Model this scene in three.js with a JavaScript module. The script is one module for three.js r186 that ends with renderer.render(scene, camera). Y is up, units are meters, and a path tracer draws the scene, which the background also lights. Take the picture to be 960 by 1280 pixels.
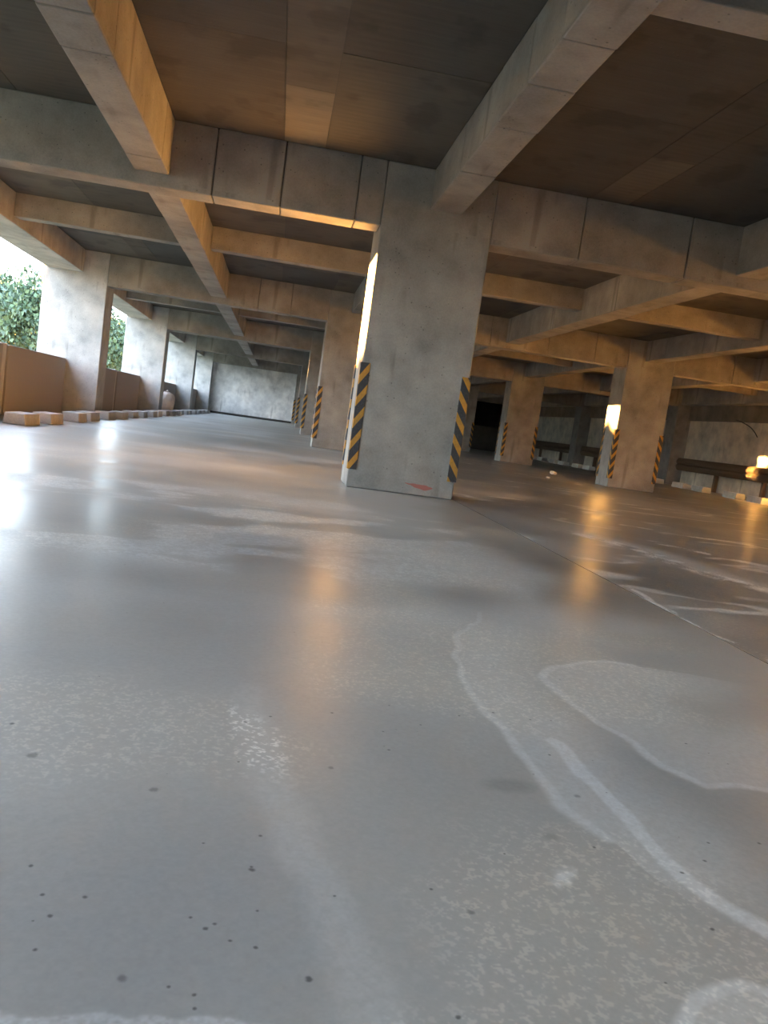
import * as THREE from 'three';
import { RoundedBoxGeometry } from 'three/addons/geometries/RoundedBoxGeometry.js';
import { mergeGeometries } from 'three/addons/utils/BufferGeometryUtils.js';

// ---------------------------------------------------------------- camera, sky, sun, exposure
// Plan axes used below: x to the right, y up, z into the garage (three.js z = -z).
const scene = new THREE.Scene();
const V = (x, y, z) => new THREE.Vector3(x, y, -z);
const camera = new THREE.PerspectiveCamera(2 * Math.atan(640 / 1011.377) * 180 / Math.PI, 960 / 1280, 0.05, 400);
camera.position.copy(V(0, 0.62, 0));
camera.up.copy(V(-0.1218144, 0.98458488, 0.12551439));
camera.lookAt(V(0.14394852, 0.62 - 0.10759442, 0.98371859));

const SUN_T = 0.33, SUN_RISE = 0.0867;                 // the sun stands low, left of the garage and a little ahead
const SUN_DIR = V(-1, SUN_RISE, SUN_T).normalize();
const sun = new THREE.DirectionalLight(new THREE.Color().setRGB(1, 0.50, 0.125), 29);
sun.position.copy(SUN_DIR).multiplyScalar(60).add(V(4, 1, 12));
sun.target.position.copy(V(4, 1, 12));
sun.castShadow = true; sun.shadow.radius = 1;
sun.shadow.mapSize.set(4096, 4096);
Object.assign(sun.shadow.camera, { left: -36, right: 36, top: 12, bottom: -12, near: 1, far: 120 });
scene.add(sun, sun.target);

function skyTexture() {                                // clear evening sky: pale horizon, blue above, warm round the low sun
  const W = 512, H = 256, d = new Float32Array(W * H * 4);
  for (let j = 0; j < H; j++) {
    const el = ((j + 0.5) / H - 0.5) * Math.PI, sy = Math.sin(el);
    for (let i = 0; i < W; i++) {
      const az = ((i + 0.5) / W - 0.5) * 2 * Math.PI;
      const x = Math.cos(az) * Math.cos(el), z = Math.sin(az) * Math.cos(el);
      const up = Math.max(0, sy), k = Math.pow(1 - up, 3);
      const c = Math.max(0, x * SUN_DIR.x + sy * SUN_DIR.y + z * SUN_DIR.z);
      const glow = 0.95 * Math.pow(c, 5) * Math.exp(-up * 3);
      const o = (j * W + i) * 4;
      d[o] = 0.40 + 0.42 * k + glow * 1.0;
      d[o + 1] = 0.52 + 0.42 * k + glow * 0.84;
      d[o + 2] = 0.72 + 0.26 * k + glow * 0.62;
      d[o + 3] = 1;
    }
  }
  const t = new THREE.DataTexture(d, W, H, THREE.RGBAFormat, THREE.FloatType);
  t.mapping = THREE.EquirectangularReflectionMapping;
  t.magFilter = t.minFilter = THREE.LinearFilter; t.needsUpdate = true;
  return t;
}
scene.background = skyTexture();
scene.environment = scene.background;

const renderer = new THREE.WebGLRenderer();
renderer.toneMapping = THREE.LinearToneMapping;
renderer.toneMappingExposure = 15;
renderer.shadowMap.enabled = true;

// ---------------------------------------------------------------- noise and textures
let seed = 20240611;
const rnd = () => { seed = (seed + 0x6D2B79F5) | 0; let t = Math.imul(seed ^ (seed >>> 15), 1 | seed); t = (t + Math.imul(t ^ (t >>> 7), 61 | t)) ^ t; return ((t ^ (t >>> 14)) >>> 0) / 4294967296; };
const rr = (a, b) => a + (b - a) * rnd();
const LAT = new Float32Array(65536); for (let i = 0; i < 65536; i++) LAT[i] = rnd();
function vnoise(x, y, px = 256, py = 256) {            // value noise, repeats after px, py cells
  let ix = Math.floor(x), iy = Math.floor(y); const fx = x - ix, fy = y - iy;
  const u = fx * fx * (3 - 2 * fx), v = fy * fy * (3 - 2 * fy);
  ix = ((ix % px) + px) % px; iy = ((iy % py) + py) % py;
  const jx = (ix + 1) % px, jy = (iy + 1) % py;
  const a = LAT[(iy & 255) * 256 + (ix & 255)], b = LAT[(iy & 255) * 256 + (jx & 255)], c = LAT[(jy & 255) * 256 + (ix & 255)], e = LAT[(jy & 255) * 256 + (jx & 255)];
  return a + (b - a) * u + (c - a + (a - b - c + e) * u) * v;
}
function fbm(x, y, oct, per = 0) {
  let s = 0, a = 0.5, n = 0, f = 1;
  for (let o = 0; o < oct; o++) { const p = per ? per * f : 256; s += a * vnoise(x * f + o * 17 * (per ? 0 : 1), y * f + o * 31 * (per ? 0 : 1), p, p); n += a; a *= 0.5; f *= 2; }
  return s / n;
}
const clamp = (x, a = 0, b = 1) => Math.min(b, Math.max(a, x));
const smooth = (a, b, x) => { const t = clamp((x - a) / (b - a)); return t * t * (3 - 2 * t); };
const toS = (v) => { v = clamp(v); return 255 * (v <= 0.0031308 ? v * 12.92 : 1.055 * Math.pow(v, 1 / 2.4) - 0.055); };
function colourTex(W, H, fn, repeat) {                 // fn(u, v, out) writes linear rgb
  const d = new Uint8Array(W * H * 4), c = [0, 0, 0];
  for (let j = 0; j < H; j++) for (let i = 0; i < W; i++) {
    fn((i + 0.5) / W, (j + 0.5) / H, c); const o = (j * W + i) * 4;
    d[o] = toS(c[0]); d[o + 1] = toS(c[1]); d[o + 2] = toS(c[2]); d[o + 3] = 255;
  }
  return finish(d, W, H, true, repeat);
}
function greyTex(W, H, fn, repeat) {
  const d = new Uint8Array(W * H * 4);
  for (let j = 0; j < H; j++) for (let i = 0; i < W; i++) { const o = (j * W + i) * 4; d[o] = d[o + 1] = d[o + 2] = 255 * clamp(fn((i + 0.5) / W, (j + 0.5) / H)); d[o + 3] = 255; }
  return finish(d, W, H, false, repeat);
}
function finish(d, W, H, srgb, repeat) {
  const t = new THREE.DataTexture(d, W, H, THREE.RGBAFormat);
  t.wrapS = t.wrapT = repeat ? THREE.RepeatWrapping : THREE.ClampToEdgeWrapping;
  t.magFilter = THREE.LinearFilter; t.minFilter = THREE.LinearMipmapLinearFilter; t.generateMipmaps = true; t.anisotropy = 8;
  if (srgb) t.colorSpace = THREE.SRGBColorSpace;
  if (repeat) t.repeat.set(1 / repeat, 1 / repeat);
  t.needsUpdate = true; return t;
}
// cast concrete, 2.4 m tile
const HOLES = []; for (let i = 0; i < 260; i++) HOLES.push([rnd(), rnd(), rr(0.0008, 0.0026)]);
function holeMap(N) {
  const m = new Float32Array(N * N);
  for (const [x, y, r] of HOLES) { const R = Math.ceil(r * N * 1.5); for (let a = -R; a <= R; a++) for (let b = -R; b <= R; b++) { const q = Math.hypot(a, b) / (r * N); if (q < 1.4) { const k = (((Math.floor(y * N) + a) % N + N) % N) * N + ((Math.floor(x * N) + b) % N + N) % N; m[k] = Math.max(m[k], 1 - smooth(0.6, 1.4, q)); } } }
  return m;
}
const CN = 1024, HM = holeMap(CN);
const concreteMap = colourTex(CN, CN, (u, v, c) => {
  const big = fbm(u * 4, v * 4, 4, 4), mid = fbm(u * 14, v * 14, 4, 14), fine = vnoise(u * 256, v * 256, 256, 256);
  const drip = smooth(0.58, 0.8, fbm(u * 30, v * 4 + 0.01, 3, 30) * 0.6 + 0.4 * big);
  let t = 0.82 + 0.46 * (big - 0.5) + 0.42 * (mid - 0.5) + 0.12 * (fine - 0.5);
  t *= 1 - 0.30 * drip; t *= 1 - 0.5 * HM[Math.floor(v * CN) * CN + Math.floor(u * CN)];
  const w = 0.05 * (big - 0.5);
  c[0] = t * (1 + w); c[1] = t * 0.975; c[2] = t * (0.93 - w);
}, 2.4);
const concreteBump = greyTex(CN, CN, (u, v) => 0.55 + 0.35 * (fbm(u * 24, v * 24, 4, 24) - 0.5) + 0.12 * (vnoise(u * 256, v * 256, 256, 256) - 0.5) - 0.5 * HM[Math.floor(v * CN) * CN + Math.floor(u * CN)], 2.4);
// shuttering-board face of the ceiling, 2.4 m tile: grain of the plywood left in the concrete
const boardMap = colourTex(CN, CN, (u, v, c) => {
  const big = fbm(u * 5, v * 5, 4, 5), grain = fbm(u * 8, v * 120, 3, 8), blot = smooth(0.55, 0.75, fbm(u * 9 + 3, v * 9, 4, 9));
  const t = (0.82 + 0.42 * (big - 0.5) + 0.22 * (grain - 0.5)) * (1 - 0.28 * blot);
  c[0] = t; c[1] = t * 0.95; c[2] = t * 0.88;
}, 2.4);

const std = (o) => new THREE.MeshStandardMaterial(o);
const concrete = (r, g, b, rough = 0.82) => std({ color: new THREE.Color().setRGB(r, g, b), map: concreteMap, bumpMap: concreteBump, bumpScale: 0.004, roughness: rough });
const M = {
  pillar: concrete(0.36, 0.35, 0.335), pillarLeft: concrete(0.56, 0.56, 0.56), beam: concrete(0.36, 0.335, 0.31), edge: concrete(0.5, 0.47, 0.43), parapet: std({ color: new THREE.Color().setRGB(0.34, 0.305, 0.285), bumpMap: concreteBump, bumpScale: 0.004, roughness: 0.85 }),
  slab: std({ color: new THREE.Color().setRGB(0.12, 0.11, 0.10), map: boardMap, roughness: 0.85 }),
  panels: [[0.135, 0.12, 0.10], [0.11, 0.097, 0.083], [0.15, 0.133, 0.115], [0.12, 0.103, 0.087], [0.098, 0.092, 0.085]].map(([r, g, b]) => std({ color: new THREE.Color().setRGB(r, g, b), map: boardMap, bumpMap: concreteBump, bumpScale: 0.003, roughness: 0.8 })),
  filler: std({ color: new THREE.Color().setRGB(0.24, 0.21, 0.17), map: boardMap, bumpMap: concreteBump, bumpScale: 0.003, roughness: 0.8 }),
  white: concrete(0.90, 0.91, 0.92, 0.7), beige: concrete(0.88, 0.81, 0.69, 0.75), dark: concrete(0.07, 0.065, 0.06), upper_band: concrete(0.30, 0.26, 0.22),
  rail: std({ color: new THREE.Color().setRGB(0.17, 0.115, 0.075), roughness: 0.6, bumpMap: concreteBump, bumpScale: 0.002 }),
  stop: concrete(0.62, 0.60, 0.59), stopWhite: concrete(0.82, 0.80, 0.76, 0.7),
  red: std({ color: new THREE.Color().setRGB(0.36, 0.12, 0.10), roughness: 0.7 }),
  sack: std({ color: new THREE.Color().setRGB(0.85, 0.78, 0.76), roughness: 0.9, map: concreteMap, bumpMap: concreteBump, bumpScale: 0.01 }),
  tie: std({ color: new THREE.Color().setRGB(0.25, 0.18, 0.14), roughness: 0.9 }),
  paper: std({ color: new THREE.Color().setRGB(0.85, 0.82, 0.74), roughness: 0.8 }),
  cable: std({ color: new THREE.Color().setRGB(0.05, 0.045, 0.04), roughness: 0.6 }),
  bark: std({ color: new THREE.Color().setRGB(0.10, 0.075, 0.055), roughness: 0.95, map: boardMap }),
  leaf: std({ color: 0xffffff, roughness: 0.75, side: THREE.DoubleSide }),
  earth: std({ color: new THREE.Color().setRGB(0.16, 0.17, 0.10), roughness: 1, map: concreteMap }),
};

// ---------------------------------------------------------------- builders
const used = {};
const numbered = (n) => { const k = used[n] = (used[n] ?? -1) + 1; return k ? n + '_' + String(k).padStart(3, '0') : n; };
function shade(m) { m.castShadow = m.receiveShadow = true; return m; }
function mesh(name, geo, mat, parent = scene) { const m = shade(new THREE.Mesh(geo, mat)); m.name = parent === scene ? numbered(name) : name; parent.add(m); return m; }
function thing(name, label, category, p = [0, 0, 0], group) { const g = new THREE.Group(); g.name = numbered(name); g.position.copy(V(...p)); g.userData = { label, category, kind: 'thing' }; if (group) g.userData.group = group; scene.add(g); return g; }
function struct(name) { const g = new THREE.Group(); g.name = numbered(name); g.userData.kind = 'structure'; scene.add(g); return g; }
function boxUV(g, ox = 0, oy = 0, oz = 0) {            // uv in metres on each face of a box-like shape, from its place
  const p = g.attributes.position, n = g.attributes.normal, uv = new Float32Array(p.count * 2);
  for (let i = 0; i < p.count; i++) {
    const x = p.getX(i) + ox, y = p.getY(i) + oy, z = p.getZ(i) + oz, ax = Math.abs(n.getX(i)), ay = Math.abs(n.getY(i)), az = Math.abs(n.getZ(i));
    if (ay >= ax && ay >= az) { uv[2 * i] = x; uv[2 * i + 1] = z; } else if (ax >= az) { uv[2 * i] = z + 0.7; uv[2 * i + 1] = y; } else { uv[2 * i] = x + 0.3; uv[2 * i + 1] = y; }
  }
  g.setAttribute('uv', new THREE.BufferAttribute(uv, 2)); return g;
}
function block(x0, x1, y0, y1, z0, z1, r = 0.008, at = [0, 0, 0]) { // box in plan axes, edges rounded by r; at = its group's place
  const w = x1 - x0, h = y1 - y0, d = z1 - z0;
  const g = r > 0 ? new RoundedBoxGeometry(w, h, d, 1, Math.min(r, w / 3, h / 3, d / 3)) : new THREE.BoxGeometry(w, h, d);
  const gg = g;
  gg.translate((x0 + x1) / 2, (y0 + y1) / 2, -(z0 + z1) / 2);
  boxUV(gg);
  if (at.some((q) => q)) gg.translate(-at[0], -at[1], at[2]);
  return gg;
}

// ---------------------------------------------------------------- sizes of the frame
const Z0 = 7.394, S = 7.876, CD = 0.62;                // front of the pillars' first line, bay length, pillar depth
const HC = 2.909, HT = 2.347, ZW = 39.525;               // ceiling, soffit of the cross beams, far wall
const ROW = { L: [-4.342, -3.249], A: [0.695, 1.704], B: [6.582, 7.567], P: [11.794, 12.45] };
const zk = (k) => Z0 + k * S;
const JOINT = 1.73, REAR = [0, 2.916];

// ---------------------------------------------------------------- floor: two poured strips, joint at x = 1.73
const LINES = {
  arcA: [[0.80, 2.78], [0.770, 2.650], [0.665, 2.40], [0.610, 2.140], [0.575, 1.900], [0.570, 1.670], [0.560, 1.480], [0.565, 1.320], [0.600, 1.200]],
  arcB: [[1.180, 2.270], [1.040, 2.310], [0.900, 2.200], [0.830, 2.070], [0.835, 1.860], [0.840, 1.620], [0.865, 1.500], [0.910, 1.420], [1.060, 1.420], [1.3, 1.5]],
  arcC: [[0.660, 1.62], [0.662, 1.450], [0.667, 1.300], [0.685, 1.120], [0.710, 1.000], [0.76, 0.92], [0.84, 0.80]],
  arcD: [[0.050, 1.75], [0.070, 1.390], [0.100, 1.200], [0.130, 1.030], [0.170, 0.890], [0.20, 0.74]],
  blob: [[0.47, 0.73], [0.520, 0.780], [0.575, 0.83], [0.640, 0.845], [0.70, 0.82]],
  whiteA: [[2.40, 5.78], [2.56, 5.33], [2.58, 4.88], [2.66, 4.54], [2.74, 4.24], [2.86, 3.9], [3.0, 3.7]],
  whiteB: [[3.30, 7.1], [3.77, 6.80], [4.2, 6.7], [4.9, 6.4]],
  whiteC: [[3.0, 5.9], [3.3, 5.4], [3.7, 5.2], [4.4, 5.0]],
  whiteJ: [[1.76, 3.75], [1.755, 3.30], [1.765, 2.990], [1.76, 2.750], [1.75, 2.3]],
  bandD: [[-1.6, 3.1], [-0.88, 2.9], [-0.58, 2.78], [-0.32, 2.77], [-0.06, 2.85], [0.47, 2.94], [0.9, 3.05]],
};
const PITS = [[-0.090, 0.820, 5], [-0.010, 0.910, 3], [0.110, 0.830, 4], [0.050, 0.880, 2.4], [0.020, 0.890, 2], [-0.040, 0.810, 2], [0.040, 1.040, 4], [-0.120, 1.250, 7], [-0.160, 0.960, 3], [-0.210, 0.960, 2.5], [-0.190, 0.860, 2.5], [-0.190, 0.920, 3], [-0.240, 1.020, 3], [0.050, 1.130, 3], [0.170, 1.380, 5], [0.010, 1.560, 3], [-0.030, 1.100, 2], [0.190, 1.650, 3], [0.060, 1.600, 3], [-0.400, 1.460, 4], [-0.330, 1.340, 9], [0.290, 1.570, 2.5], [0.290, 1.480, 3], [0.270, 0.780, 3], [0.760, 1.140, 3], [0.620, 1.340, 6], [0.580, 1.160, 2.5], [0.700, 1.100, 3], [0.800, 1.200, 2.5], [0.900, 1.210, 3], [1.000, 1.650, 3], [0.670, 0.960, 3], [0.480, 1.700, 2.5], [0.570, 1.740, 3], [0.630, 1.520, 3], [-0.010, 0.780, 2], [-0.030, 0.930, 2], [0.000, 0.920, 2.4], [0.050, 0.950, 2], [0.150, 0.990, 2], [0.330, 0.970, 5]];
for (let i = 0; i < 90; i++) PITS.push([rr(-1.2, 1.7), rr(0.7, 3.6), rr(1, 2.4)]);
function nearLine(pts, x, z) {                         // distance to a polyline and which side of it
  let best = 1e9, side = 0;
  for (let i = 0; i < pts.length - 1; i++) {
    const [ax, az] = pts[i], [bx, bz] = pts[i + 1], dx = bx - ax, dz = bz - az;
    const t = clamp(((x - ax) * dx + (z - az) * dz) / (dx * dx + dz * dz)), qx = x - ax - dx * t, qz = z - az - dz * t, d = Math.hypot(qx, qz);
    if (d < best) { best = d; side = dx * qz - dz * qx; }
  }
  return [best, side];
}
const BOUNDS = Object.fromEntries(Object.entries(LINES).map(([k, p]) => [k, [Math.min(...p.map((q) => q[0])) - 0.4, Math.max(...p.map((q) => q[0])) + 0.4, Math.min(...p.map((q) => q[1])) - 0.4, Math.max(...p.map((q) => q[1])) + 0.4]]));
const near = (k, x, z) => { const b = BOUNDS[k]; return x > b[0] && x < b[1] && z > b[2] && z < b[3] ? nearLine(LINES[k], x, z) : null; };
function floorAt(x, z, o) {                            // o = [r, g, b, roughness] of the trowelled concrete at (x, z)
  const wx = x + 0.10 * (vnoise(x * 3.1 + 9, z * 3.1) - 0.5) + 0.03 * (vnoise(x * 11, z * 11 + 5) - 0.5), wz = z + 0.10 * (vnoise(x * 3.1, z * 3.1 + 40) - 0.5) + 0.03 * (vnoise(x * 11 + 70, z * 11) - 0.5);
  const big = fbm(wx * 0.55 + 3, wz * 0.8 + 7, 4), mid = fbm(wx * 2.1 + 30, wz * 2.1 + 11, 4), fine = vnoise(x * 120, z * 120) * 0.55 + vnoise(x * 290, z * 290) * 0.45;
  const sweep = fbm(wx * 0.9 + 60 + 0.3 * wz, wz * 1.1 - 0.3 * wx, 5); // long trowel sweeps across the bay
  const right = x > JOINT;
  let t = (right ? 0.215 : 0.345) + 0.17 * (big - 0.5) + 0.10 * (mid - 0.5) + 0.05 * (fine - 0.5), warm = 0.045 + 0.10 * (mid - 0.5), rough = 0.30 + 0.14 * (big - 0.5) + 0.10 * (mid - 0.5);
  const grain = smooth(0.35, 0.7, vnoise(x * 38, z * 38) * 0.5 + 0.5 * fine);
  let filmSheen = smooth(0.42, 0.70, sweep) * (right ? 0.22 : 0.7);
  if (!right && z > 2.6 && z < 7) filmSheen = Math.max(filmSheen, smooth(2.75, 3.0, wz + 0.8 * (mid - 0.5)) * (1 - smooth(5.6, 5.9, wz + 1.6 * (mid - 0.5))) * (0.5 + 0.4 * grain) * smooth(0.475, 0.525, 0.35 * fbm(wx * 0.8 + 11, wz * 3.2 - 0.6 * wx, 4) + 0.4 * sweep + 0.25 * mid));  // middle stretch: trowel film, with some floor sheen painted into its whiteness
  if (!right && x > 0.9 && z > 2.2 && z < 7.6) {           // trodden, damp margin along the joint
    const w = smooth(1.12, 1.5, x + 0.7 * (fbm(x * 2.2 + 5, z * 1.6 + 13, 4) - 0.5)) * smooth(2.3, 3.2, z + (mid - 0.5));
    filmSheen *= 1 - 0.85 * w; t -= 0.085 * w; warm += 0.03 * w;
  }
  if (!right && z < 3) filmSheen *= 0.25 + 0.75 * smooth(2.2, 3, wz);
  const grit = smooth(0.56, 0.74, fine) * smooth(0.45, 0.62, mid); // pale aggregate where the skin is worn
  t += 0.09 * grit; warm += 0.02 * grit; rough += 0.10 * grit;
  if (z < 4 && z > 0.5) {
    let q;
    if ((q = near('arcA', wx, wz))) { filmSheen = Math.max(filmSheen, q[1] > 0 ? 0.5 * (1 - smooth(0.10, 0.32, q[0])) : 0); filmSheen = Math.max(filmSheen, 0.8 * (1 - smooth(0.004, 0.022, q[0]))); }
    if ((q = near('arcB', wx, wz))) { if (q[1] > 0) filmSheen = Math.max(filmSheen, 0.5 * (1 - smooth(0.2, 0.4, q[0]))); filmSheen = Math.max(filmSheen, 0.85 * (1 - smooth(0.005, 0.022, q[0]))); }
    if ((q = near('arcC', wx, wz))) filmSheen = Math.max(filmSheen, 1.05 * (1 - smooth(0.012, 0.034, q[0])));
    if ((q = near('arcD', wx, wz))) filmSheen = Math.max(filmSheen, (0.30 + 0.7 * grit) * (1 - smooth(0.012, 0.06, q[0])));
    if ((q = near('blob', wx, wz))) { if (q[1] < 0) filmSheen = Math.max(filmSheen, 0.6 * (1 - smooth(0.1, 0.2, q[0]))); filmSheen = Math.max(filmSheen, 1.0 * (1 - smooth(0.004, 0.016, q[0]))); }
    if ((q = near('bandD', wx, wz))) { const e = 1 - smooth(0.02, 0.36, q[0]); filmSheen *= 1 - 0.7 * e; t -= 0.03 * e; rough -= 0.03 * e; }
    const st = Math.hypot(wx - 0.49, (wz - 1.08) * 0.9); filmSheen = Math.max(filmSheen, 1.1 * (1 - smooth(0.004, 0.03, st + 0.02 * (vnoise(x * 90, z * 90) - 0.5))));
    const e1 = Math.hypot((wx - 0.50) * 0.7, wz - 1.40), e2 = Math.hypot(wx - 0.51, wz - 1.205); t -= 0.09 * (1 - smooth(0.012, 0.04, e1)) + 0.07 * (1 - smooth(0.006, 0.018, e2));
    if (z < 0.80) filmSheen = Math.max(filmSheen, (0.3 + 0.5 * fine) * (1 - smooth(0.768, 0.776, z + 0.012 * vnoise(x * 40, 3))) * (1 - smooth(0.03, 0.08, x)));
  }
  if (right) {
    const ridge = 1 - Math.abs(2 * fbm(wx * 0.55 + 21 + 0.3 * wz, wz * 1.3 - 0.25 * wx, 4) - 1); // thin white tide lines
    filmSheen = Math.max(filmSheen, 0.9 * smooth(0.90, 0.985, ridge) * smooth(0.40, 0.62, mid));
    let q; const chop = smooth(0.35, 0.6, vnoise(x * 9, z * 9) * 0.6 + 0.4 * fine);
    for (const [k, w] of [['whiteA', 0.16], ['whiteB', 0.10], ['whiteC', 0.12], ['whiteJ', 0.022]]) if ((q = near(k, wx, wz))) filmSheen = Math.max(filmSheen, 1.25 * chop * (1 - smooth(w * 0.3, w, q[0])));
    if ((q = near('whiteA', wx, wz)) && q[1] > 0) filmSheen = Math.max(filmSheen, 0.6 * (1 - smooth(0.1, 0.4, q[0])));
  }
  const f = clamp(filmSheen, 0, 1.4) * (0.72 + 0.56 * fine);
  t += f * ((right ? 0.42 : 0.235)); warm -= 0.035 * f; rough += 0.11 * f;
  o[0] = t * (1 + warm); o[1] = t * (1.02 + 0.1 * warm); o[2] = t * (1.02 - warm * 1.2); o[3] = clamp(rough, 0.283, 0.7);
}
const floorBump = greyTex(1024, 1024, (u, v) => 0.5 + 0.75 * (fbm(u * 7, v * 7, 3, 7) - 0.5) + 0.10 * (fbm(u * 64, v * 64, 2, 64) - 0.5), 6);
function floorRegion(x0, x1, z0, z1, W, H, pits) {     // a stretch of floor skin with its own map, matching its neighbours
  const c4 = [0, 0, 0, 0], marks = new Float32Array(pits ? W * H : 0);
  if (pits) for (const [px, pz, r] of PITS) {
    const rx = r / 1000 / (x1 - x0) * W, rz = r / 1000 / (z1 - z0) * H, cx = (px - x0) / (x1 - x0) * W, cz = (pz - z0) / (z1 - z0) * H;
    for (let b = Math.floor(cz - rz * 2.5); b <= cz + rz * 2.5; b++) for (let a = Math.floor(cx - rx * 2.5); a <= cx + rx * 2.5; a++) {
      if (a < 0 || b < 0 || a >= W || b >= H) continue;
      const q = Math.hypot((a - cx) / rx, (b - cz) / rz) + 0.5 * (vnoise(a * 0.4, b * 0.4) - 0.5);
      marks[b * W + a] = Math.max(marks[b * W + a], (r > 4.5 ? 0.45 : 0.7) * (1 - smooth(0.5, 1.5, q)));
    }
  }
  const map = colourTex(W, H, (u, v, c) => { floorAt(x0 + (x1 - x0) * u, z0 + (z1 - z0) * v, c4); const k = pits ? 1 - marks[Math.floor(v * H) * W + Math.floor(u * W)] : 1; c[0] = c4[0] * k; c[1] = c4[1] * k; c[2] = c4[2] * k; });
  const rough = greyTex(W / 2, H / 2, (u, v) => { floorAt(x0 + (x1 - x0) * u, z0 + (z1 - z0) * v, c4); return c4[3]; });
  for (const t of [map, rough]) { t.repeat.set(1 / (x1 - x0), 1 / (z1 - z0)); t.offset.set(-x0 / (x1 - x0), -z0 / (z1 - z0)); }
  return std({ map, roughnessMap: rough, roughness: 1, bumpMap: floorBump, bumpScale: 0.010 });
}
function slab(name, rects, x0, x1, z0, z1, parent) {   // a poured strip: top skin of several stretches, edges and underside
  const pos = [], nor = [], uv = [], mats = [], groups = [];
  const quad = (a, b, c, d, n) => { for (const p of [a, b, c, a, c, d]) { pos.push(p[0], p[1], -p[2]); nor.push(n[0], n[1], -n[2]); uv.push(p[0], p[2]); } };
  for (const [a, b, c, d, m] of rects) { groups.push([pos.length / 3, 6, mats.length]); mats.push(m); quad([a, 0, c], [b, 0, c], [b, 0, d], [a, 0, d], [0, 1, 0]); }
  groups.push([pos.length / 3, 30, mats.length]); mats.push(M.slab);
  const y = -0.2;
  quad([x0, y, z0], [x1, y, z0], [x1, 0, z0], [x0, 0, z0], [0, 0, -1]); quad([x1, y, z1], [x0, y, z1], [x0, 0, z1], [x1, 0, z1], [0, 0, 1]);
  quad([x0, y, z1], [x0, y, z0], [x0, 0, z0], [x0, 0, z1], [-1, 0, 0]); quad([x1, y, z0], [x1, y, z1], [x1, 0, z1], [x1, 0, z0], [1, 0, 0]);
  quad([x0, y, z1], [x1, y, z1], [x1, y, z0], [x0, y, z0], [0, -1, 0]);
  const g = new THREE.BufferGeometry();
  g.setAttribute('position', new THREE.Float32BufferAttribute(pos, 3)); g.setAttribute('normal', new THREE.Float32BufferAttribute(nor, 3)); g.setAttribute('uv', new THREE.Float32BufferAttribute(uv, 2));
  for (const q of groups) g.addGroup(...q);
  return mesh(name, g, mats, parent);
}
const floor = struct('floor');
{
  const XL = -4.4, XR = 12.45, ZN = -9, JL = JOINT - 0.004, JR = JOINT + 0.004, nx = -1.1, n0 = 0.66, n1 = 3.5, m1 = 9.5;
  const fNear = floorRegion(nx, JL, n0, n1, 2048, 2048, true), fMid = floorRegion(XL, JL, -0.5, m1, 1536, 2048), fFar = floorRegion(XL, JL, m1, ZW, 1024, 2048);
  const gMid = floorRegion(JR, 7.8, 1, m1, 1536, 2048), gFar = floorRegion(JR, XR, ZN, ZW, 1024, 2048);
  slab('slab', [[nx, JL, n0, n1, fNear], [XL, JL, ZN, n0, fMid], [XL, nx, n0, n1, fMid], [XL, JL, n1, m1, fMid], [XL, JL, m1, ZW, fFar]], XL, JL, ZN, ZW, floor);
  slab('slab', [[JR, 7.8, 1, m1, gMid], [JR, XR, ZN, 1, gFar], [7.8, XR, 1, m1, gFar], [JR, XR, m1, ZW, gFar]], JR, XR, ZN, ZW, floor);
  mesh('joint_filler', block(JL, JR, -0.18, -0.012, ZN, ZW, 0), M.dark, floor);
}
{ const g = new THREE.PlaneGeometry(300, 300); g.rotateX(-Math.PI / 2); g.translate(0, -0.25, -20); boxUV(g); const m = mesh('ground', g, M.earth); m.userData.kind = 'structure'; }

// ---------------------------------------------------------------- ceiling: slab with the faces of the shuttering boards
const LB = { secL: [-1.451, -1.156, 2.455], A: [1.118, 1.402, 2.555], secR: [4.10, 4.40, 2.455], B: [6.93, 7.215, 2.52], secP: [9.25, 9.55, 2.455], edgeL: [-4.292, -3.672, 2.522], edgeP: [11.86, 12.33, 2.41] };
const crossX = [[-3.672, -1.451], [-1.156, 1.118], [1.402, 4.10], [4.40, 6.93], [7.215, 9.25], [9.55, 11.86]];
const midZ = (k) => 3.54 + (k + 1) * S;                // front of the light cross beams between the pillar lines
{
  const ceiling = struct('ceiling');
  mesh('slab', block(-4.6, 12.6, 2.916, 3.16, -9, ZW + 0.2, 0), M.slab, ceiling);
  const cells = [[3.75, Z0]];
  for (let k = 0; k < 2; k++) cells.push([zk(k) + 0.28, midZ(k)], [midZ(k) + 0.2, zk(k + 1)]);
  cells.forEach(([za, zb], ci) => crossX.forEach(([xa, xb], xi) => {
    const cols = [], w = xb - xa;
    if (xi === 1 && ci === 0) cols.push([xa, -0.23, 0], [-0.23, 0.13, 1], [0.13, xb, 0]);
    else { const fill = rr(0.2, 0.4), at = rnd() < 0.5, n = Math.max(1, Math.round((w - fill) / 1.1)), pw = (w - fill) / n; let x = xa; for (let i = 0; i <= n; i++) { const isFill = at ? i === n : i === 1; const q = isFill ? fill : pw; cols.push([x, x + q, isFill ? 1 : 0]); x += q; } }
    for (const [a, b, f] of cols) {
      const split = f ? [za, za + (zb - za) * 0.66, zb] : [za, za + (zb - za) * rr(0.46, 0.54), zb];
      for (let i = 0; i < 2; i++) {
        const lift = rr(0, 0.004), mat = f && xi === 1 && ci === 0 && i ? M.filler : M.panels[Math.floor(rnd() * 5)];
        mesh('panel', block(a + 0.003, b - 0.003, HC + lift - 0.002, 2.917, split[i] + 0.003, split[i + 1] - 0.003, 0), mat, ceiling);
      }
    }
  }));
}

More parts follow.
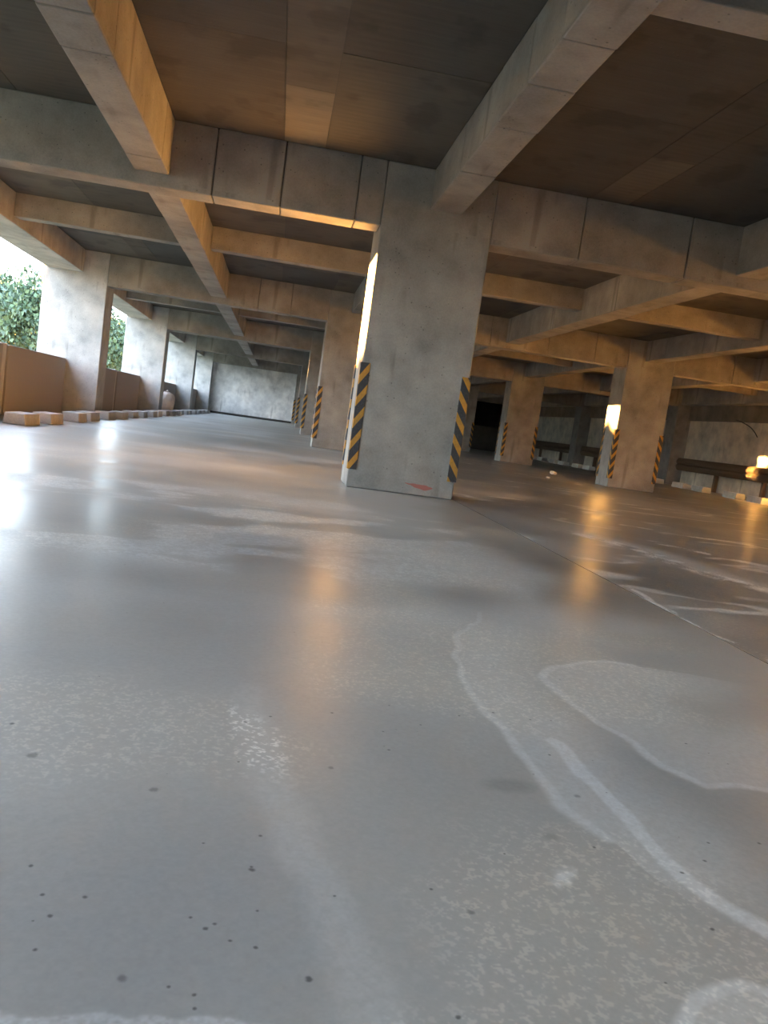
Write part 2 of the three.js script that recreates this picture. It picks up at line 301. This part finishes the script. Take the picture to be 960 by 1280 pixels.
// ---------------------------------------------------------------- beams (part of the building), cast in lengths with open shutter joints
function beam(x0, x1, y0, y1, z0, z1, alongX, cuts, mat = M.beam) {
  const a = alongX ? x0 : z0, b = alongX ? x1 : z1, c = cuts.filter((q) => q > a + 0.1 && q < b - 0.1);
  if (!c.length) { const m = mesh('ceiling_beam', block(x0, x1, y0, y1, z0, z1, 0.012), mat); m.userData.kind = 'structure'; return; }
  const g = struct('ceiling_beam'), e = [a, ...c, b];
  for (let i = 0; i < e.length - 1; i++) {
    const p = e[i] + (i ? 0.003 : 0), q = e[i + 1] - (i < e.length - 2 ? 0.003 : 0), j = (i % 2) * 0.002;
    mesh('segment', alongX ? block(p, q, y0 + j, y1, z0 + j, z1, 0.012) : block(x0 + j, x1 - j, y0 + j, y1, p, q, 0.012), mat, g);
  }
  mesh('joint_filler', alongX ? block(a + 0.02, b - 0.02, y0 + 0.02, y1, z0 + 0.02, z1 - 0.02, 0) : block(x0 + 0.02, x1 - 0.02, y0 + 0.02, y1, a + 0.02, b - 0.02, 0), M.dark, g);
}
const cutsOf = (a, b, step) => { const out = []; for (let q = a + step; q < b - 0.4; q += step * rr(0.85, 1.15)) out.push(q); return out; };
for (let k = -1; k <= 4; k++) {
  const z = zk(k) + 0.006, detail = k >= 0 && k < 2;
  const spans = [[ROW.L[1], ROW.A[0], [-0.79, -0.2, 0.46]], [ROW.A[1], ROW.B[0], [2.55, 3.6, 4.75, 5.7]], [ROW.B[1], ROW.P[0], [8.6, 10.2]]];
  for (const [a, b, c] of spans) beam(a, b, HT, 2.916, z, z + 0.28, true, detail ? (k ? c.map((q) => q + 0.2) : c) : []);
  if (k < 4) for (const [n, [a, b, y]] of Object.entries(LB)) {
    const main = n === 'A' || n === 'B' || n.startsWith('edge'), za = main ? zk(k) + CD : z + 0.28, zb = zk(k + 1) + (main ? 0 : 0.006);
    const cuts = k > 1 ? [] : k === -1 ? (n === 'secL' ? [2.2, 3.5, 4.05, 4.54, 5.03, 6.96] : n === 'A' ? [2.2, 3.4, 4.0, 4.55, 5.22, 6.2] : []) : n.startsWith('edge') ? [] : cutsOf(za, zb, 1.25);
    beam(a, b, y, 2.916, za, zb, false, cuts, n.startsWith('edge') ? M.edge : M.beam);
  }
  if (k < 4) for (const [a, b] of crossX) beam(a, b, 2.61, 2.916, midZ(k), midZ(k) + 0.2, true, []);
}

// ---------------------------------------------------------------- left side: parapet between the pillars
{
  const w = struct('wall_left');
  for (let k = -1; k < 4; k++) {
    const a = zk(k) + CD, b = zk(k + 1), c = a + (b - a) * 0.555;
    for (const [p, q] of [[a, c - 0.12], [c + 0.12, b]]) mesh('panel', block(-3.96, -3.82, 0, 0.985, p, q, 0.012), M.parapet, w);
    mesh('post', block(-4.0, -3.85, 0, 1.0, c - 0.12, c + 0.12, 0.012), M.stop, w);
  }
}
// right side: rendered wall, darker brown band above it and pilasters
{
  const w = struct('wall_right');
  for (let k = -1; k < 4; k++) {
    const a = zk(k) + CD, b = zk(k + 1);
    mesh('panel', block(12.25, 12.45, 0, 1.97, a, b, 0), M.beige, w);
    mesh('upper_band', block(12.18, 12.45, 1.97, 2.41, a, b - (k === 1 ? 2.95 : 0), 0.01), M.upper_band, w);
    if (k === 1) mesh('upper_band', block(12.18, 12.45, 1.97, 2.41, b - 2.95, b, 0.01), M.upper_band, w);
  }
  mesh('panel', block(12.25, 12.45, 0, 2.41, -9, -0.48 + 0.02, 0), M.beige, w);
}
// rear end, behind the viewer
{
  const w = struct('wall_rear');
  mesh('panel', block(-4.4, 12.45, REAR[0], REAR[1], -9.2, -9, 0), M.parapet, w);
}
// far end: white wall, and on its right an invented deck, its shade put into dark colour
{
  const w = struct('wall_back');
  mesh('panel', block(-4.4, 8.2, 0, 2.916, ZW, ZW + 0.2, 0), M.white, w);
  mesh('baseboard', block(-4.3, 8.1, 0, 0.10, ZW - 0.02, ZW, 0.004), M.dark, w);
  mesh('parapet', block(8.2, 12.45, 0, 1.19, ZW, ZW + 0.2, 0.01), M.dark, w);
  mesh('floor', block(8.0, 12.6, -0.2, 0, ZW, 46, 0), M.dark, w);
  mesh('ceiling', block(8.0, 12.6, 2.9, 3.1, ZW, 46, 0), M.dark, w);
  mesh('added_deck_panel', block(7.9, 8.2, 0, 2.9, ZW + 0.2, 46, 0), M.dark, w);
  mesh('added_deck_panel', block(12.45, 12.6, 0, 2.9, ZW, 46, 0), M.dark, w);
  const hx = 10.88, hy = 1.55;                          // small hole to the daylight at the end of the invented dark deck
  mesh('added_deck_panel', block(8.0, hx - 0.09, 0, 2.9, 45.8, 46, 0), M.dark, w); mesh('added_deck_panel', block(hx + 0.09, 12.5, 0, 2.9, 45.8, 46, 0), M.dark, w);
  mesh('added_deck_panel', block(hx - 0.09, hx + 0.09, 0, hy - 0.14, 45.8, 46, 0), M.dark, w); mesh('added_deck_panel', block(hx - 0.09, hx + 0.09, hy + 0.14, 2.9, 45.8, 46, 0), M.dark, w);
}

// ---------------------------------------------------------------- pillars with striped corner guards
const GB = 0.169, GT = 1.142, GW = 0.088;
const stripes = [-1, 1].map((s) => colourTex(64, 704, (u, v, c) => {
  const ph = (v * (GT - GB) + s * u * GW * 1.5 + 0.035) / 0.2, f = ph - Math.floor(ph), e = 0.02;
  const y = smooth(0, e, f) * (1 - smooth(0.42, 0.42 + e, f)), dust = fbm(u * 6, v * 50, 3), worn = smooth(0.62, 0.8, fbm(u * 10 + 4, v * 90, 3));
  const k = [[0.035, 0.034, 0.038], [0.46, 0.225, 0.028]];
  for (let i = 0; i < 3; i++) { c[i] = (k[0][i] * (1 - y) + k[1][i] * y) * (0.8 + 0.4 * dust); c[i] += (0.14 - c[i]) * 0.22 * worn; }
}));
const guardMats = stripes.map((map) => std({ map, roughness: 0.6 }));
function guardGeo(sx, sz) {                              // L-shaped rubber angle; corner at the origin, wings run to -sx and -sz
  const t = 0.012, parts = [];
  const wing = (w, d, cx, cz, along) => {
    const g = new RoundedBoxGeometry(w, GT - GB, d, 1, 0.004); g.translate(cx, (GT + GB) / 2, -cz);
    const p = g.attributes.position, uv = g.attributes.uv;
    for (let i = 0; i < p.count; i++) uv.setXY(i, clamp(along === 'x' ? 0.5 + (p.getX(i) - cx) / GW : 0.5 + (-p.getZ(i) - cz) / GW, 0.02, 0.98), (p.getY(i) - GB) / (GT - GB));
    parts.push(g);
  };
  wing(GW, t, sx * (t - GW / 2), sz * t / 2, 'x');
  wing(t, GW - t, sx * t / 2, sz * (t / 2 - GW / 2 - t / 2 + 0.0), 'z');
  return mergeGeometries(parts);
}
const guards = [[-1, -1, 0], [1, -1, 1], [-1, 1, 1], [1, 1, 0]].map(([sx, sz, m]) => [sx, sz, guardGeo(sx, sz), guardMats[m]]);
function pillar(row, k, label, withGuards = true, group) {
  const [x0, x1] = ROW[row], z0 = zk(k), o = [(x0 + x1) / 2, 0, z0 + CD / 2];
  const t = thing('pillar', label, 'pillar', o, group);
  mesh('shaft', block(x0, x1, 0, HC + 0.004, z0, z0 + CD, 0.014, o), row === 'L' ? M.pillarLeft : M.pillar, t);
  if (withGuards) for (const [sx, sz, g, m] of guards) { const q = mesh('corner_guard', g, m, t); q.position.set(sx * (x1 - x0) / 2, 0, -sz * CD / 2); }
  return t;
}
function redMark(t, x, y, z, w) {                         // splash of red paint on the face of a pillar
  const s = new THREE.Shape(), top = [], bot = [];
  for (let i = 0; i <= 14; i++) { const u = i / 14, h = Math.sin(Math.PI * Math.pow(u, 1.6)); top.push([-w / 2 + u * w, 0.012 * h + rr(0, 0.006) - 0.02 * u]); bot.unshift([-w / 2 + u * w, -0.028 * h - rr(0, 0.008) - 0.02 * u]); }
  [...top, ...bot].forEach(([a, b], i) => i ? s.lineTo(a, b) : s.moveTo(a, b));
  const g = new THREE.ExtrudeGeometry(s, { depth: 0.002, bevelEnabled: false });
  const m = mesh('paint_mark', g, M.red, t); m.position.set(x, y, z); m.userData.label = 'smear of red paint'; return m;
}
const P = {};
P.A0 = pillar('A', 0, 'big grey concrete pillar in the middle with a strip of sunlight down its left side');
redMark(P.A0, 0.17, 0.105, CD / 2 + 0.0, 0.27);
P.A1 = pillar('A', 1, 'grey pillar just left of and behind the big sunlit middle pillar'); redMark(P.A1, 0.2, 0.09, CD / 2, 0.26);
P.A2 = pillar('A', 2, 'third pillar of the middle row, thin sliver with a striped edge before the white wall');
P.A3 = pillar('A', 3, 'fourth pillar of the middle row, last but one before the white end wall');
P.A4 = pillar('A', 4, 'last pillar of the middle row, standing against the white end wall');
pillar('A', -1, 'pillar of the middle row behind the viewer, out of the picture');
P.B1 = pillar('B', 1, 'brown-lit pillar on the right with a square sun patch on its left side');
P.B2 = pillar('B', 2, 'orange-brown pillar in the dim right hall, between middle pillar and sun-patched pillar');
P.B3 = pillar('B', 3, 'dim pillar mostly hidden behind the right edge of the big middle pillar');
pillar('B', 4, 'pillar at the far end of the right row, hidden behind the big middle pillar');
pillar('B', 0, 'pillar of the right row, beyond the right edge of the picture'); pillar('B', -1, 'rearmost pillar of the right row, beside the viewer and out of the picture');
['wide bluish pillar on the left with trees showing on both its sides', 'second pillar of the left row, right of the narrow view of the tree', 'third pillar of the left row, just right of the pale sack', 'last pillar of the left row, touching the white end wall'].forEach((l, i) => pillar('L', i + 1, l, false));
pillar('L', 0, 'first pillar of the left row, beyond the left edge of the picture', false); pillar('L', -1, 'pillar of the left row behind the viewer, out of the picture', false);
pillar('P', 2, 'wall pillar right of the sun-patched pillar, where the long brown rail ends', false);
pillar('P', 3, 'wall pillar between the two short dark rails in the dim right hall', false);
pillar('P', 1, 'wall pillar beyond the right edge of the picture', false); pillar('P', 0, 'nearer wall pillar beyond the right edge of the picture', false); pillar('P', 4, 'last wall pillar of the right side, at the far end', false); pillar('P', -1, 'rear wall pillar of the right side, out of the picture', false);

// ---------------------------------------------------------------- guard rails along the right wall
function rail(a, b, posts, label) {
  const t = thing('guard_rail', label, 'guard rail', [12.1, 0, (a + b) / 2]), s = new THREE.Shape(), y0 = 0.465, y1 = 0.835, h = y1 - y0;
  const prof = [[0, 0], [-0.03, 0.02], [-0.07, 0.09], [-0.07, 0.14], [-0.02, 0.185], [-0.07, 0.23], [-0.07, 0.28], [-0.03, 0.35], [0, 0.37]];
  prof.forEach(([x, y], i) => i ? s.lineTo(x, y) : s.moveTo(x, y)); [...prof].reverse().forEach(([x, y]) => s.lineTo(x + 0.008, y));
  const g = new THREE.ExtrudeGeometry(s, { depth: b - a, bevelEnabled: false }); g.translate(0, y0, -(b - a) / 2);
  mesh('rail', g, M.rail, t);
  for (const z of posts) mesh('post', block(-0.0, 0.10, 0, 0.80, z - (a + b) / 2 - 0.05, z - (a + b) / 2 + 0.05, 0.006), M.rail, t);
}
rail(zk(1) + CD, zk(2), [16.6, 18.75, 21.0], 'long brown steel guard rail before the beige wall at the right edge');
rail(zk(2) + CD, zk(3), [25.4, 27.6, 29.7], 'short dark guard rail just left of the sun-patched pillar');
rail(zk(3) + CD, zk(4), [33.5, 36.2], 'farthest black guard rail, beside the orange-brown pillar in the dim hall');
rail(zk(0) + CD, zk(1), [10.2, 12.6], 'guard rail beyond the right edge of the picture');

// ---------------------------------------------------------------- wheel stops
function stopGeo() {
  const s = new THREE.Shape(); s.moveTo(-0.12, 0); s.lineTo(0.12, 0); s.lineTo(0.105, 0.115); s.lineTo(-0.105, 0.115); s.closePath();
  const g = new THREE.ExtrudeGeometry(s, { depth: 0.58, bevelEnabled: true, bevelSize: 0.012, bevelThickness: 0.012, bevelSegments: 2, curveSegments: 2 });
  g.translate(0, 0.012, -0.29); return boxUV(g);
}
const sg = stopGeo();
function wheelStop(x, z, mat, label, group) { const m = mesh('wheel_stop', sg, mat); m.position.copy(V(x, 0, z + 0.29)); m.rotation.y = rr(-0.03, 0.03); m.userData = { label, category: 'wheel stop', kind: 'thing' }; if (group) m.userData.group = group; return m; }
const leftLabels = ['nearest grey wheel stop at the left edge, before the brown parapet', 'second grey wheel stop from the left edge, before the end of the parapet', 'pale wheel stop before the foot of the wide bluish pillar, left of a pair', 'wheel stop at the right foot of the wide bluish pillar', 'pale wheel stop before the parapet, beside the bright reflection on the floor', 'wheel stop before the parapet between the first two left pillars, left of a pair', 'wheel stop before the right half of that parapet, just short of the second pillar'];
{
  let n = 0;
  for (let p = 0; p < 11; p++) for (const d of [0, 1.02]) {
    const z = 10.2 + p * 2.5 + d; if (z > 37.6) continue;
    wheelStop(-3.07 + rr(-0.03, 0.03), z, M.stop, n < 7 ? leftLabels[n] : 'small grey wheel stop in the far part of the row under the left parapet', n < 7 ? undefined : 'far wheel stops of the left row'); n++;
  }
  const rl = ['nearest white wheel stop at the right edge of the picture, under the rail post', 'second white wheel stop from the right edge, under the long brown rail', 'third white wheel stop from the right edge, under the long brown rail', 'fourth white wheel stop, beside the wall pillar right of the sun-patched pillar'];
  n = 0;
  for (let p = 0; p < 8; p++) for (const d of [0, 1.05]) {
    const z = 17.0 + p * 2.6 + d; if (z > 37) continue;
    wheelStop(11.15, z, M.stopWhite, n < 4 ? rl[n] : 'small white wheel stop in the dim row under the far guard rails', n < 4 ? undefined : 'far wheel stops of the right row'); n++;
  }
}

// ---------------------------------------------------------------- sack, litter, cable
{
  const t = thing('sack', 'pale bulging sack standing between the second and third left pillars', 'sack', [-3.3, 0, 24.72]);
  const g = new THREE.SphereGeometry(1, 40, 30), p = g.attributes.position;
  for (let i = 0; i < p.count; i++) {
    let x = p.getX(i), y = p.getY(i), z = p.getZ(i); const a = Math.atan2(z, x), f = 1 + 0.22 * (fbm(2 + Math.cos(a) * 1.6 + y, 3 + Math.sin(a) * 1.6 + y * 1.7, 3) - 0.5) + 0.05 * Math.sin(a * 7 + y * 5) * (1 - y * y);
    const neck = y > 0.7 ? 1 - smooth(0.7, 0.93, y) * 0.7 : 1; const flat = Math.max(y, -0.8);
    p.setXYZ(i, x * 0.27 * f * neck + 0.03 * Math.max(0, y), (flat + 0.8) * 0.40, z * 0.25 * f * neck);
  }
  g.computeVertexNormals(); mesh('body', g, M.sack, t);
  const r = new THREE.TorusGeometry(0.085, 0.012, 8, 20); r.rotateX(Math.PI / 2); r.translate(0.025, 0.67, 0); mesh('tie', r, M.tie, t);
}
function crumpled(label, x, z, s) {
  const g = new THREE.IcosahedronGeometry(s, 3), p = g.attributes.position;
  for (let i = 0; i < p.count; i++) { const a = p.getX(i) / s, b = p.getY(i) / s, c = p.getZ(i) / s, f = 0.7 + 0.6 * vnoise(a * 2.4 + 20, b * 2.4 + c * 3.1 + 20); p.setXYZ(i, a * s * f * 1.2, Math.max(0, b * s * f * 0.8 + s * 0.5), c * s * f); }
  g.computeVertexNormals();
  const t = thing('paper', label, 'litter', [x, 0, z]); mesh('ball', g, M.paper, t);
  const sh = new THREE.PlaneGeometry(s * 2.4, s * 1.4, 6, 4), q = sh.attributes.position; for (let i = 0; i < q.count; i++) q.setZ(i, 0.006 + 0.25 * s * vnoise(q.getX(i) * 20 + 9, q.getY(i) * 20 + 4)); sh.rotateX(-Math.PI / 2); sh.translate(s * 1.3, 0, s * 0.4); sh.computeVertexNormals(); mesh('loose_sheet', sh, std({ color: 0xd8d2c4, roughness: 0.8, side: THREE.DoubleSide }), t);
}
crumpled('crumpled pale paper lying on the dark floor left of the sun-patched pillar', 6.42, 18.0, 0.065);
crumpled('tiny scrap of paper on the dark floor nearer than the crumpled paper', 5.4, 15.4, 0.03);
{
  const c = new THREE.CatmullRomCurve3([V(12.17, 2.02, 20.55), V(12.16, 1.98, 20.3), V(12.22, 1.86, 19.95), V(12.235, 1.72, 19.7), V(12.235, 1.60, 19.55)]);
  const m = mesh('cable', new THREE.TubeGeometry(c, 24, 0.012, 6), M.cable); m.userData = { label: 'thin loose cable hanging on the beige wall above the long brown rail', category: 'cable', kind: 'thing' };
}

// ---------------------------------------------------------------- trees outside the left openings
function leafGeo() {
  const g = new THREE.BufferGeometry(), a = [[0, 0, 0], [0.35, 0.45, 0.06], [0, 1, -0.05], [-0.35, 0.45, 0.06], [0, 0.5, 0.0]];
  g.setAttribute('position', new THREE.Float32BufferAttribute([0, 4, 1, 1, 4, 2, 2, 4, 3, 3, 4, 0].flatMap((i) => a[i]).map((v, i) => v), 3));
  g.computeVertexNormals(); return g;
}
const lg = leafGeo();
function foliage(name, parent, n, place, size, tones) {
  const im = new THREE.InstancedMesh(lg, M.leaf, n), m = new THREE.Matrix4(), q = new THREE.Quaternion(), e = new THREE.Euler(), s = new THREE.Vector3(), c = new THREE.Color();
  for (let i = 0; i < n; i++) {
    const p = place(); e.set(rr(-1.4, 1.4), rr(0, 6.28), rr(-1.4, 1.4)); q.setFromEuler(e); const k = size * rr(0.6, 1.3); s.set(k, k, k); m.compose(p, q, s); im.setMatrixAt(i, m);
    const t = tones[Math.floor(rnd() * tones.length)], v = rr(0.75, 1.25); c.setRGB(t[0] * v, t[1] * v, t[2] * v); im.setColorAt(i, c);
  }
  shade(im); im.name = name; im.userData.kind = 'stuff'; parent.add(im); return im;
}
const GREEN = [[0.060, 0.10, 0.055], [0.075, 0.125, 0.06], [0.05, 0.085, 0.052], [0.10, 0.145, 0.065]];
function tree(label, x, z, h, r, leaves, size = 0.2, y0 = 0.9) {
  const t = thing('tree', label, 'tree', [x, -0.25, z]);
  const tr = new THREE.CylinderGeometry(0.07, 0.16, h * 0.7, 10, 6); const tp = tr.attributes.position; for (let i = 0; i < tp.count; i++) { const y = tp.getY(i) + h * 0.35; tp.setX(i, tp.getX(i) + 0.1 * Math.sin(y * 1.3)); } tr.translate(0, h * 0.35, 0); tr.computeVertexNormals(); mesh('trunk', tr, M.bark, t);
  for (let i = 0; i < 5; i++) { const a = i * 1.256 + rr(-0.3, 0.3), y = h * rr(0.3, 0.5); const c = new THREE.CatmullRomCurve3([new THREE.Vector3(0, y, 0), new THREE.Vector3(Math.cos(a) * r * 0.35, y + h * 0.12, Math.sin(a) * r * 0.35), new THREE.Vector3(Math.cos(a) * r * 0.7, y + h * 0.3, Math.sin(a) * r * 0.7)]); mesh('branch', new THREE.TubeGeometry(c, 8, 0.035, 6), M.bark, t); }
  const lobes = []; for (let i = 0; i < 16; i++) { const a = rr(0, 6.28), u = Math.sqrt(rnd()) * 0.62, v = rr(-0.7, 0.75); lobes.push([Math.cos(a) * r * u * Math.sqrt(1 - v * v * 0.7), y0 + (h - y0) * (0.5 + 0.36 * v), Math.sin(a) * r * u * Math.sqrt(1 - v * v * 0.7), r * rr(0.34, 0.5)]); }
  lobes.push([0, h - r * 0.36, 0, r * 0.36]);
  foliage('foliage', t, leaves, () => { const l = lobes[Math.floor(rnd() * lobes.length)], w = Math.pow(rnd(), 0.45), a = rr(0, 6.28), v = rr(-1, 1), s = Math.sqrt(1 - v * v) * w * l[3]; return new THREE.Vector3(l[0] + Math.cos(a) * s, Math.max(0.15, l[1] + v * w * l[3] * Math.min(1, (h - y0) / (2.2 * r) + 0.3)), l[2] + Math.sin(a) * s); }, size, GREEN);
  return t;
}
// they stand on the ground of the plot, 20 m off; the leaf row after them is added to cut off the low sun
tree('leafy tree outside, just beyond the left edge of the picture', -25, 64, 8.0, 6.0, 14000, 0.42);
tree('tall leafy tree at the left edge, above the brown parapet', -25, 72.5, 9.4, 6.0, 15000, 0.42);
tree('lower tree right of the tall one, under the bright gap of sky', -25.4, 83, 7.2, 4.6, 11000, 0.40);
tree('tree close against the left side of the wide bluish pillar', -25, 91, 8.4, 5.2, 11000, 0.42);
tree('tree half hidden behind the wide bluish pillar', -25, 102, 10, 6.5, 9000, 0.5);
tree('tall tree in the narrow opening right of the wide bluish pillar', -25, 119, 10.4, 7.5, 13000, 0.55);
tree('lower tree in the narrow opening, touching the second left pillar', -25, 133, 10.6, 7, 12000, 0.55);
{
  const t = thing('added_hedge', 'added unseen row of leaves beyond the left edge, shaped to cut the low sun', 'added_hedge', [-25, -0.25, 25]);
  for (let i = 0; i < 40; i++) mesh('stem', new THREE.CylinderGeometry(0.03, 0.05, 2.4, 6).translate(rr(-0.2, 0.2), 1.2, 36 - i * 1.75), M.bark, t);
  const tops = [[-12, 4.6], [14.5, 4.6], [15.1, 3.2], [16.7, 3.2], [17.3, 3.6], [22.4, 3.6], [22.9, 4.9], [25.0, 4.9], [25.5, 3.8], [27.1, 3.8], [27.4, 3.1], [28.7, 3.1], [29.0, 4.9], [31.05, 4.9], [31.15, 3.6], [31.75, 3.6], [31.85, 4.9], [62, 4.9]];  // unseen added sun block: heights and gaps set where sunlight should pass
  const topAt = (z) => { for (let i = 1; i < tops.length; i++) if (z < tops[i][0]) { const [a, b] = tops[i - 1], [c, d] = tops[i]; return b + (d - b) * (z - a) / (c - a); } return 4.6; };
  foliage('foliage', t, 130000, () => { const z = rr(-12, 62), top = topAt(z) + 0.25 + 0.06 * Math.sin(z * 4.1), y = 0.1 + (top - 0.1) * Math.pow(rnd(), 0.7); return new THREE.Vector3(rr(-0.6, 0.6), y, 25 - z); }, 0.34, GREEN);
}

renderer.render(scene, camera);
